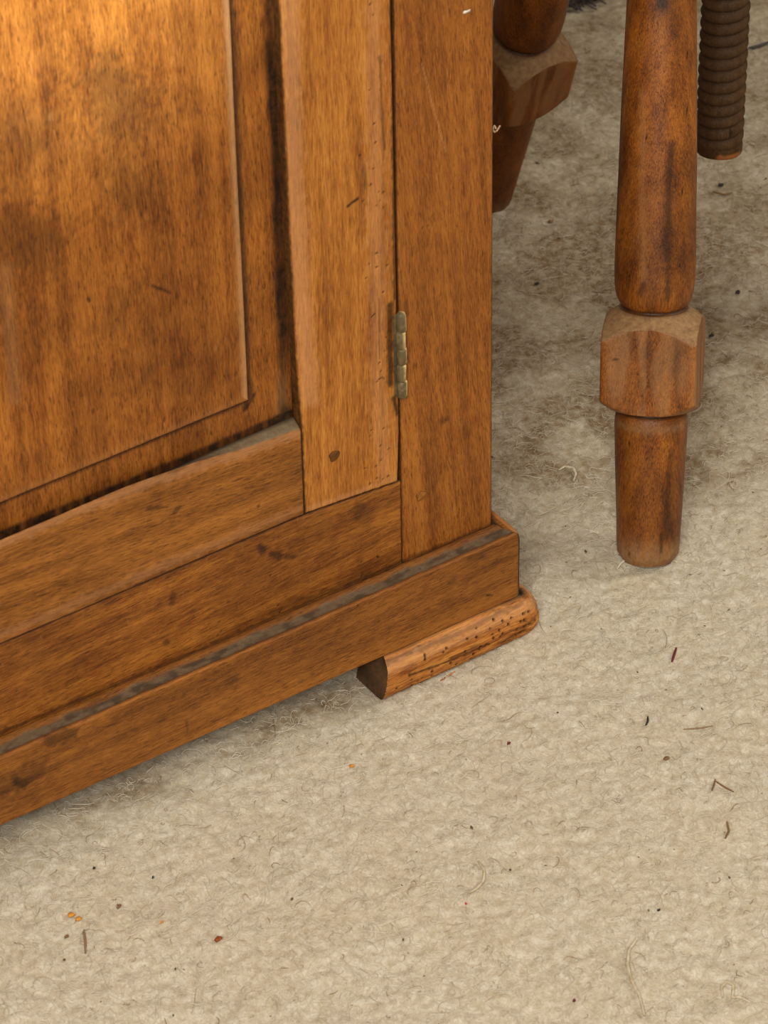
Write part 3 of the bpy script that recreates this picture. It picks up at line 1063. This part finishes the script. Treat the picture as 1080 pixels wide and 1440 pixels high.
    F2 = np.array([[b0 + i + 1, b0 + i, b0 + m_ + i, b0 + m_ + i + 1] for i in range(m_ - 1)])
    return mesh_np(name, Vf, np.concatenate([F1, F2]), M_FOOT, cabinet, np.clip(K_, 0, 1))


foot = make_foot('foot')
foot['label'] = 'rounded front foot riddled with wormholes'
f2 = foot.copy()
f2.scale = (-1, 1, 1)
f2.location = (XL + 0.0, 0, 0)
link(f2, cabinet)
for x in (-0.012, XL + 0.012):
    box_mesh('rear_foot', (x - 0.02, 0.38, 0), (x + 0.02, 0.43, PZ0 + 0.0005), M_FOOT, cabinet, 0.002)
# splinter of veneer lifting from the foot's lower edge
a, b, c = hit((584, 981), 1, -0.029), hit((608, 968), 1, -0.027), hit((640, 944), 1, -0.0255)
pp = [a, 0.5 * (a + b) + [0, -0.001, 0.001], b, 0.5 * (b + c) + [0, 0, 0.0006], c]
V, Fq, _ = tube(pp, [0.0009, 0.0014, 0.0012, 0.0008, 0.0004], 5)
mesh_np('splinter', V, Fq, M_FOOT, foot)

# --- carcass behind the frame
M_CARC = wood('carcass_wood', (112, 66, 30), (152, 98, 50), (178, 122, 68), 'Z', seed=11.0)
box_mesh('side_panel', (-0.020, 0.0222, 0.079), (-0.002, 0.43, HT), M_CARC, cabinet)
box_mesh('side_panel', (XL + 0.002, 0.0222, 0.079), (XL + 0.020, 0.43, HT), M_CARC, cabinet)
box_mesh('back_panel', (XL + 0.021, 0.418, 0.079), (-0.021, 0.43, HT), M_CARC, cabinet)
box_mesh('base_board', (XL + 0.021, 0.0225, 0.09), (-0.021, 0.4175, 0.108), M_CARC, cabinet)
box_mesh('top_board', (XL - 0.02, -0.022, HT + 0.0002), (0.02, 0.445, HT + 0.024), M_CARC, cabinet, 0.003)

# --- scraps caught on the post: chip of paint and a curl of straw
c0 = hit((656, 16), 1, -0.0003)
V = np.array([(-.0022, 0, -.0009), (.0020, -.0002, -.0006), (.0023, -.0004, .0010), (-.0004, -.0006, .0009), (-.0018, -.0003, .0012), (-.0025, 0, .0002)]) + c0
V = np.concatenate([V, V + [0, -0.0005, 0]])
Fc = [[6, 7, 8, 9], [6, 9, 10, 11]] + [[i, (i + 1) % 6, 6 + (i + 1) % 6, 6 + i] for i in range(6)]
ch = mesh_np('paint_chip', V, Fc, plain('white_paint', (214, 204, 186), (236, 228, 212)), cabinet, smooth=False)
ch['label'] = 'white fleck of paint near the top of the post'
c1 = hit((700, 180), 1, 0.004)
th = np.linspace(0, 5.5, 16)
V, Fq, _ = tube(np.stack([c1[0] - 0.003 + 0.003 * th / 5.5 + 0.0014 * np.cos(th), c1[1] + 0.0012 * np.sin(th), c1[2] + 0.0016 * np.sin(th * 1.4)], -1), 0.0006, 5)
ch = mesh_np('fibre_scrap', V, Fq, plain('scrap', (120, 50, 26), (214, 190, 150), 900), cabinet)
ch['label'] = 'curled pale scrap caught on the post edge'

# ------------------------------------------------------------------ the stool
stool = empty('screw_stool', (0.32, 0.19, 0))
tag(stool, 'old three-legged wooden stool with turned legs and a threaded screw, right of the cabinet', 'stool')
bpy.context.view_layer.update()


def rel(o):
    o.matrix_parent_inverse = Matrix.Translation(-Vector((0.32, 0.19, 0)))
    return o


def turned_leg(name, foot_pt, direction, face_az, a, b, mat, length, rk=1.0, detail=1.0, marks=None):
    """leg along direction from foot_pt; square block between a and a+b, its face normal at face_az"""
    u = np.array(direction, float)
    u /= np.linalg.norm(u)
    e1 = np.array([math.cos(face_az), math.sin(face_az), 0])
    e1 -= u * (e1 @ u)
    e1 /= np.linalg.norm(e1)
    e2 = np.cross(u, e1)
    h = 0.0312 * rk
    R_ = [(-0.002, 0.0170), (0.0005, 0.0186), (0.004, 0.0206), (0.010, 0.0211), (0.04, 0.0221), (0.07, 0.0233), (a - 0.012, 0.0243),
          (a - 0.006, 0.0243), (a - 0.002, 0.0230), (a + 0.0003, 0.0208), (a + 0.0012, 0.0212), (a + 0.0020, 0.0250), (a + 0.0040, 0.0325), (a + 0.0085, 0.0385), (a + 0.0140, 0.0450),
          (a + b - 0.0180, 0.0450), (a + b - 0.0100, 0.0360), (a + b - 0.0050, 0.0292), (a + b - 0.0010, 0.0238), (a + b + 0.0004, 0.0212), (a + b + 0.0016, 0.0208),
          (a + b + 0.0020, 0.0222), (a + b + 0.0032, 0.0234), (a + b + 0.0050, 0.0244), (a + b + 0.0075, 0.0252), (a + b + 0.011, 0.0259), (a + b + 0.016, 0.0263), (a + b + 0.024, 0.0264), (a + b + 0.10, 0.0250),
          (a + b + 0.17, 0.0232), (a + b + 0.25, 0.0205), (length, 0.018)]
    R_ = np.array(R_)
    ss = np.unique(np.concatenate([np.arange(-0.002, a - 0.014, 0.003), np.arange(a - 0.014, a + 0.016, 0.0005), np.arange(a + 0.016, a + b - 0.024, 0.0015),
                                   np.arange(a + b - 0.024, a + b + 0.010, 0.0005), np.arange(a + b + 0.010, a + b + 0.05, 0.0015), np.arange(a + b + 0.05, length, 0.004)]))
    nphi = 144
    ph = np.arange(nphi) / nphi * 2 * PI
    Sg, Pg = np.meshgrid(ss, ph, indexing='ij')
    Rt = np.interp(Sg, R_[:, 0], R_[:, 1] * rk)
    t1 = Sg - (a + b + 0.0014)
    upR = np.interp(Sg, [a + b, a + b + 0.03, a + b + 0.10, a + b + 0.17, a + b + 0.25, length], [0.0266, 0.0264, 0.0250, 0.0232, 0.0205, 0.018]) * rk
    Rt = np.where(t1 > 0, upR * (1 - 0.22 * np.exp(-t1 / 0.0058)), Rt)
    t0 = (a - 0.0002) - Sg
    loR = np.interp(Sg, [0.0, a], [0.0207, 0.0246]) * rk
    Rt = np.where((t0 > 0) & (Sg > 0.012), loR * (1 - 0.15 * np.exp(-t0 / 0.0028)), Rt)
    # square prism with slightly eased corners
    pm = (Pg + PI / 4) % (PI / 2) - PI / 4
    sq = h / np.cos(pm)
    sq = np.minimum(sq, h * 1.385)
    inblk = (Sg > a) & (Sg < a + b)
    r = np.where(inblk, np.minimum(Rt, sq), Rt)
    r = r + 0.0004 * (fbm(Pg * 3, Sg * 30, 55, 3) - 0.5) * np.where(inblk, 1, 1.2)
    turned = inblk & (Rt < sq)
    F0 = np.array(foot_pt, float)
    V = F0 + Sg[..., None] * u + r[..., None] * (np.cos(Pg)[..., None] * e1 + np.sin(Pg)[..., None] * e2)
    mm = np.zeros(Sg.shape + (3,))
    mm[..., 1] = np.where(turned & (Sg > a + b * 0.5), 0.9, np.where(turned, 0.25, 0))
    groove = np.exp(-((Sg - a) / 0.0015) ** 2) + np.exp(-((Sg - a - b - 0.001) / 0.0015) ** 2)
    mm[..., 0] = 0.85 * groove
    # worn foot end, lighter collar, dark streaks following the grain
    mm[..., 1] = np.maximum(mm[..., 1], 0.55 * (1 - sstep(0.004, 0.022, Sg + 0.008 * (fbm(Pg * 4, Sg * 60, 56, 3) - 0.5))))
    mm[..., 2] = np.where(inblk & ~turned, 0.35 * sstep(0.35, 0.7, fbm(Pg * 6, Sg * 30, 58, 3)), 0)
    edge_l = np.exp(-((Sg - (a - 0.008)) / 0.003) ** 2) * 0.3
    mm[..., 1] = np.maximum(mm[..., 1], edge_l)
    Vf = V.reshape(-1, 3)
    K_ = mm.reshape(-1, 3)
    if marks is not None:
        Vf, K_ = marks.apply(Vf, K_, np.array([HEAD[0], HEAD[1], 0]))
    n, m_ = Sg.shape
    bottom = F0 + u * -0.002
    Vf = np.concatenate([Vf, [bottom]])
    K_ = np.concatenate([K_, [[0.5, 0, 0]]])
    Fq = grid_faces(n, m_, wrap=True)
    cap = np.array([[n * m_, (j + 1) % m_, j, j] for j in range(m_)])
    me = mesh_np(name, Vf - foot_pt, Fq, mat, stool, np.clip(K_, 0, 1))
    me.location = foot_pt
    rel(me)
    return me


F1 = np.array([0.1275, -0.0009, 0.0])
az1 = math.radians(53.2)
al1 = math.radians(17)
U1 = (math.cos(az1) * math.sin(al1), math.sin(az1) * math.sin(al1), math.cos(al1))
az_cam = math.atan2(-HEAD[1], -HEAD[0])          # direction towards the camera
lm = Marks()
lm.hole([(967, 79), (966, 159), (959, 268), (955, 375), (908, 192), (884, 625)], 0.0009, 0.001)
lm.line([(947, 120), (943, 200), (941, 260), (939, 330), (938, 420)], 0.0030, 0.62, 0, 0.9)
lm.line([(932, 0), (932, 12)], 0.0055, 0.85, 0, 0.15)
lm.line([(899, 414), (905, 402)], 0.0028, 0.6, 0, 0.5)
lm.line([(950, 480), (952, 570)], 0.0028, 0.35, 0, 0.8)
lm.line([(862, 505), (866, 506)], 0.0014, 0.8, 0, 0.5)
lm.line([(944, 640), (938, 700), (936, 760)], 0.0030, 0.5, 0, 0.9)
lm.line([(930, 750), (930, 775)], 0.0016, 0.7, 0, 0.8).line([(885, 779)], 0.0016, 0.9, 0, 0.5)
lm.line([(870, 120), (872, 250), (868, 380)], 0.0050, 0.42, 0, 1.0)
lm.line([(905, 130), (903, 300), (906, 395)], 0.0030, 0.18, 2, 0.9)
leg1 = turned_leg('leg', F1, U1, az_cam - math.radians(10.5), 0.1040, 0.0690, M_LEG, 0.53, marks=lm)

F2 = np.array([0.3000, 0.4290, 0.0])
U2 = (-0.040, -0.345, 1.0)
leg2 = turned_leg('leg', F2, U2, az_cam + math.radians(37), 0.1160, 0.0670, M_REAR, 0.53)
F3 = np.array([0.32, 0.19, 0]) + 0.25 * np.array([SIDE[0], SIDE[1], 0]) + 0.03 * np.array([HEAD[0], HEAD[1], 0])
leg3 = turned_leg('leg', F3, (-SIDE[0] * 0.33, -SIDE[1] * 0.33, 1.0), az_cam, 0.1083, 0.0710, M_REAR, 0.53)

# --- wooden screw hanging from the hub
SXY = np.array([0.3336, 0.1917])
SZ0 = 0.1475
PITCH_T = 0.0092
SR = 0.0170
ss = np.concatenate([[SZ0], SZ0 + np.array([0.0006, 0.0015]), np.arange(SZ0 + 0.0025, 0.52, 0.0006)])
nphi = 80
ph = np.arange(nphi) / nphi * 2 * PI
Sg, Pg = np.meshgrid(ss, ph, indexing='ij')
tt = ((Sg - SZ0) / PITCH_T - (Pg - az_cam) / (2 * PI) + 0.2) % 1.0
bulge = np.abs(np.sin(PI * tt)) ** 0.55
prof = SR - 0.0028 * (1 - bulge)
fade = sstep(SZ0 + 0.006, SZ0 + 0.011, Sg)
r = prof * fade + (SR - 0.0006) * (1 - fade)
r = r - 0.0012 * (1 - sstep(SZ0, SZ0 + 0.0016, Sg))
nick = np.exp(-(((Pg - (az_cam + 0.35)) % (2 * PI)) / 0.12) ** 2) * np.exp(-((Sg - (SZ0 + 0.022)) / 0.004) ** 2)
r = r - 0.0016 * nick + 0.0003 * (fbm(Pg * 5, Sg * 200, 31, 3) - 0.5)
V = np.stack([SXY[0] + r * np.cos(Pg), SXY[1] + r * np.sin(Pg), Sg + 0.0008 * (1 - fade) * np.sin(Pg * 2)], -1)
mm = np.zeros(Sg.shape + (3,))
mm[..., 0] = np.clip(1 - bulge, 0, 1) ** 2 * 0.8 * fade + nick
mm[..., 1] = 0.25 * bulge * fade
d = np.abs(((Pg - (az_cam + 0.45)) + PI) % (2 * PI) - PI)
chip = (1 - sstep(0.5, 0.75, d)) * (1 - sstep(SZ0 + 0.003, SZ0 + 0.0055, Sg + 0.002 * (fbm(Pg * 9, Sg * 0, 33, 2) - 0.5)))
mm[..., 2] = chip
V = np.concatenate([V.reshape(-1, 3), [[SXY[0], SXY[1], SZ0]]])
mm = np.concatenate([mm.reshape(-1, 3), [[0, 0, 0]]])
Fq = grid_faces(len(ss), nphi, wrap=True)
screw = mesh_np('screw', V, Fq, M_SCREW, stool, np.clip(mm, 0, 1))
rel(screw)
screw['label'] = 'dark hanging wooden screw with deep thread'


def disc(name, c, r, z0, z1, mat, parent, bev=0.006):
    prof = [(0.001, z0), (r - bev, z0), (r - bev * 0.3, z0 + bev * 0.3), (r, z0 + bev), (r, z1 - bev), (r - bev * 0.3, z1 - bev * 0.3), (r - bev, z1), (0.001, z1)]
    ph = np.arange(64) / 64 * 2 * PI
    V = np.concatenate([np.stack([c[0] + q * np.cos(ph), c[1] + q * np.sin(ph), np.full(64, z)], -1) for q, z in prof])
    return rel(mesh_np(name, V, grid_faces(len(prof), 64, wrap=True), mat, parent))


disc('hub', (0.30, 0.20), 0.14, 0.49, 0.535, M_REAR, stool)
disc('seat', SXY, 0.17, 0.56, 0.59, M_REAR, stool)

# ------------------------------------------------------------------ crumbs and scraps lying on the rug
M_ORANGE = plain('orange_crumb', (196, 120, 20), (226, 160, 60), 900)
M_RUST = plain('rust_flake', (120, 52, 12), (168, 84, 24), 900)
M_TWIG = plain('twig', (126, 98, 66), (150, 122, 86), 900)
M_WINE = plain('wine_splinter', (92, 18, 34), (120, 30, 40), 900)
M_BLACK = plain('black_scrap', (26, 24, 22), (48, 42, 36), 900)
M_BROWN = plain('brown_scrap', (104, 74, 42), (140, 106, 66), 900)
M_GREY = plain('grey_dust', (44, 40, 38), (72, 66, 60), 500)


def on_rug(px, dz=0.0):
    p = hit(px, 2, 0.0)
    p[2] = rug_h(np.array([p[0]]), np.array([p[1]]))[0] + 0.0012 + dz
    return p


def flake(name, px, size, mat, label, seed=0, n=8, aspect=0.7, rot=0.0):
    r = np.random.default_rng(seed)
    c = on_rug(px)
    ph = np.arange(n) / n * 2 * PI
    rr = size * r.uniform(0.6, 1.15, n)
    x = rr * np.cos(ph)
    y = rr * aspect * np.sin(ph)
    X = x * math.cos(rot) - y * math.sin(rot)
    Y = x * math.sin(rot) + y * math.cos(rot)
    zt = 0.0006 + 0.0006 * r.random(n)
    lo_ = np.stack([X, Y, zt - 0.0008], -1)
    hi_ = np.stack([X * 0.85, Y * 0.85, zt + 0.0004], -1)
    V = np.concatenate([lo_, hi_, [[0, 0, 0.0016]], [[0, 0, -0.0005]]])
    Ft = [[i, (i + 1) % n, n + (i + 1) % n] for i in range(n)] + [[i, n + (i + 1) % n, n + i] for i in range(n)]
    Ft += [[n + i, n + (i + 1) % n, 2 * n] for i in range(n)] + [[(i + 1) % n, i, 2 * n + 1] for i in range(n)]
    o = mesh_np(name, V, Ft, mat, None, smooth=False)
    o.location = c
    tag(o, label, 'debris')
    return o


def strand(name, pxs, rad, mat, label, cat='debris', lift=0.0004):
    pts = np.array([on_rug(p, lift) for p in pxs])
    t = np.linspace(0, len(pts) - 1, 4 * len(pts))
    q = np.stack([np.interp(t, np.arange(len(pts)), pts[:, k]) for k in range(3)], -1)
    c = q.mean(0)
    taper = np.sin(np.linspace(0.35, PI - 0.35, len(q))) ** 0.5
    V, Fq, _ = tube(q - c, rad * taper, 6)
    o = mesh_np(name, V, Fq, mat)
    o.location = c
    tag(o, label, cat)
    return o


flake('orange_crumb', (100, 1288), 0.0030, M_ORANGE, 'largest orange crumb on the rug, left of the dry twig top', 3, 9)
flake('orange_crumb', (110, 1294), 0.0022, M_ORANGE, 'small orange crumb touching the largest orange crumb at lower left', 4, 7)
flake('rust_flake', (307, 1324), 0.0030, M_RUST, 'rust-brown triangular flake on the rug near the lower left', 5, 5, 0.8)
flake('orange_speck', (228, 1299), 0.0013, M_ORANGE, 'tiny orange speck between the crumbs and the rust-brown flake', 6)
flake('orange_shaving', (494, 1077), 0.0022, M_ORANGE, 'orange shaving on open rug below the cabinet foot', 7, 7, 0.4, -0.8)
flake('brown_seed', (94, 1317), 0.0018, M_BROWN, 'brown seed husk just left of the dry twig', 8, 7, 0.5)
flake('brown_clump', (937, 1068), 0.0022, M_BROWN, 'small brown clump on the rug at the right, below the black thread', 9)
flake('maroon_seed', (715, 1046), 0.0015, M_WINE, 'maroon seed on the rug right of centre', 10, 7, 0.6)
flake('red_speck', (655, 1272), 0.0009, plain('red_speck', (196, 30, 50)), 'tiny bright red speck among the fibres near bottom centre', 11, 6)
flake('dark_red_seed', (807, 1410), 0.0014, M_WINE, 'dark red seed at the bottom edge of the rug', 12, 7, 0.6)
flake('dark_seed', (926, 1281), 0.0013, M_BLACK, 'dark seed lying on the rug toward the lower right', 13, 6, 0.45)
flake('black_crumb', (1014, 260), 0.0026, M_BLACK, 'black crumb on the rug just below the hanging screw', 14)
flake('black_crumb', (1037, 411), 0.0026, M_BLACK, 'black crumb right of the front stool leg, above its square block', 15)
flake('black_crumb', (1000, 474), 0.0024, M_BLACK, 'black crumb beside the square block of the front stool leg', 16)
flake('brown_chip', (774, 311), 0.0028, M_BROWN, 'brown chip of wood on the rug beside the cabinet post', 17)
flake('black_crumb', (755, 401), 0.0024, M_BLACK, 'black crumb on the shaded rug between post and front stool leg', 18)
flake('green_speck', (215, 1235), 0.0010, plain('green_speck', (20, 50, 40)), 'tiny dark green speck left of centre, above the orange crumbs', 19)
flake('dark_speck', (132, 1221), 0.0010, M_BLACK, 'tiny dark speck on the rug near the left edge', 20)
flake('brown_fluff', (167, 1276), 0.0018, M_BROWN, 'brown bit of fluff between orange crumb and green speck', 21)
strand('dry_twig', [(118, 1307), (120, 1325), (120, 1341)], 0.0008, M_TWIG, 'short straight dry twig standing out on the rug at lower left', 'twig')
strand('wine_splinter', [(951, 911), (948, 920), (945, 929)], 0.0009, M_WINE, 'wine-red splinter on the rug below the front stool leg', 'splinter')
strand('black_thread', [(911, 1006), (911, 1013), (908, 1019)], 0.0007, M_BLACK, 'short black thread on the rug right of the cabinet foot', 'thread')
strand('brown_stalk', [(1005, 1098), (1018, 1106), (1032, 1115)], 0.0006, M_BROWN, 'thin brown stalk crossing a second one at the right edge', 'stalk')
strand('brown_stalk', [(1006, 1096), (1003, 1108), (1001, 1114)], 0.0006, M_BROWN, 'short upright brown stalk joined to the thin slanting one', 'stalk')
strand('tan_straw', [(961, 1025), (982, 1024), (1002, 1021)], 0.0005, M_TWIG, 'straight tan straw lying level on the rug at the right', 'straw')
strand('brown_shred', [(1022, 1158), (1025, 1168), (1020, 1180)], 0.0007, M_BROWN, 'curved brown shred near the right edge, lowest of the stalks there', 'shred')
strand('dark_hair', [(1002, 268), (1018, 273), (1030, 271)], 0.0008, M_BROWN, 'dark curved hair under the black crumb below the screw', 'hair')
strand('dark_string', [(1052, 68), (1066, 66), (1084, 60)], 0.0016, M_GREY, 'dark string on the rug at the upper right beside the screw', 'string')
strand('lint_curl', [(868, 800), (873, 794), (880, 788), (874, 785)], 0.0008, M_FIBRE, 'pale lint curl against the foot of the front stool leg', 'lint', 0.001)

M_YARN = plain('pale_yarn', (176, 158, 124), (214, 202, 176), 300)
strand('yarn_crease', [(896, 1322), (884, 1338), (882, 1360), (888, 1382), (899, 1402), (906, 1432)], 0.0011, M_YARN, 'long pale yarn thread pressed in the rug near the lower right', 'yarn', 0.0008)
strand('yarn_curl', [(1016, 1404), (1014, 1390), (1022, 1382), (1031, 1388), (1030, 1404), (1040, 1404), (1056, 1414)], 0.0009, M_YARN, 'pale yarn loop curled like a hook at the lower right corner', 'yarn', 0.0010)
strand('yarn_curl', [(786, 662), (794, 656), (806, 660), (810, 668), (806, 680)], 0.0010, M_YARN, 'pale yarn curl in front of the shaded rug, left of the front stool leg', 'yarn', 0.0010)
strand('yarn_curl', [(672, 1212), (681, 1226), (680, 1240), (670, 1252), (660, 1258)], 0.0010, M_YARN, 'pale yarn curl beside the tiny red speck', 'yarn', 0.0010)

# tuft of dark wool at the top edge
r = np.random.default_rng(5)
Vs, Fs, base = [], [], 0
cc = on_rug((815, 2))
for k in range(60):
    a0 = r.uniform(0, 2 * PI)
    L = r.uniform(0.006, 0.014)
    o_ = np.array([r.normal(0, 0.010), r.normal(0, 0.004), 0.001]) + 0
    tq = np.linspace(0, 1, 6)
    q = np.stack([o_[0] + L * tq * np.cos(a0 + 2 * tq), o_[1] + L * tq * np.sin(a0 + 2 * tq), 0.001 + 0.005 * np.sin(PI * tq)], -1)
    V, Fq, _ = tube(q, 0.0008, 4)
    Vs.append(V)
    Fs.append(Fq + base)
    base += len(V)
tuft = mesh_np('wool_tuft', np.concatenate(Vs), np.concatenate(Fs), M_GREY)
tuft.location = cc
tag(tuft, 'dark grey tuft of wool on the rug behind the stool, at the top edge', 'tuft')

# dust specks sprinkled all over the rug: nobody could count them
r = np.random.default_rng(12)
NS = 420
u = r.uniform(-0.32, 0.34, NS)
w = r.uniform(-0.42, 0.78, NS)
x = u * SIDE[0] + w * HEAD[0]
y = u * SIDE[1] + w * HEAD[1]
kp = ~((x < 0.02) & (y > -0.02))
x, y = x[kp], y[kp]
z = rug_h(x, y) + 0.0010
sz_ = 0.0004 * r.lognormal(0, 0.45, len(x))
oct_ = np.array([(1, 0, 0), (0, 1, 0), (-1, 0, 0), (0, -1, 0), (0, 0, 1), (0, 0, -1)], float)
an = r.uniform(0, PI, len(x))
st = r.uniform(1, 2.6, len(x))
V = np.zeros((len(x), 6, 3))
V[..., 0] = x[:, None] + sz_[:, None] * (oct_[:, 0] * st[:, None] * np.cos(an)[:, None] - oct_[:, 1] * np.sin(an)[:, None])
V[..., 1] = y[:, None] + sz_[:, None] * (oct_[:, 0] * st[:, None] * np.sin(an)[:, None] + oct_[:, 1] * np.cos(an)[:, None])
V[..., 2] = z[:, None] + sz_[:, None] * oct_[:, 2] * 0.8
ft = np.array([[0, 1, 4], [1, 2, 4], [2, 3, 4], [3, 0, 4], [1, 0, 5], [2, 1, 5], [3, 2, 5], [0, 3, 5]])
Ft = (np.arange(len(x))[:, None, None] * 6 + ft[None]).reshape(-1, 3)
sp_ = mesh_np('dust_specks', V.reshape(-1, 3), Ft, plain('dust_speck', (70, 52, 34), (118, 86, 52), 60), rug, smooth=False)
sp_['kind'] = 'stuff'
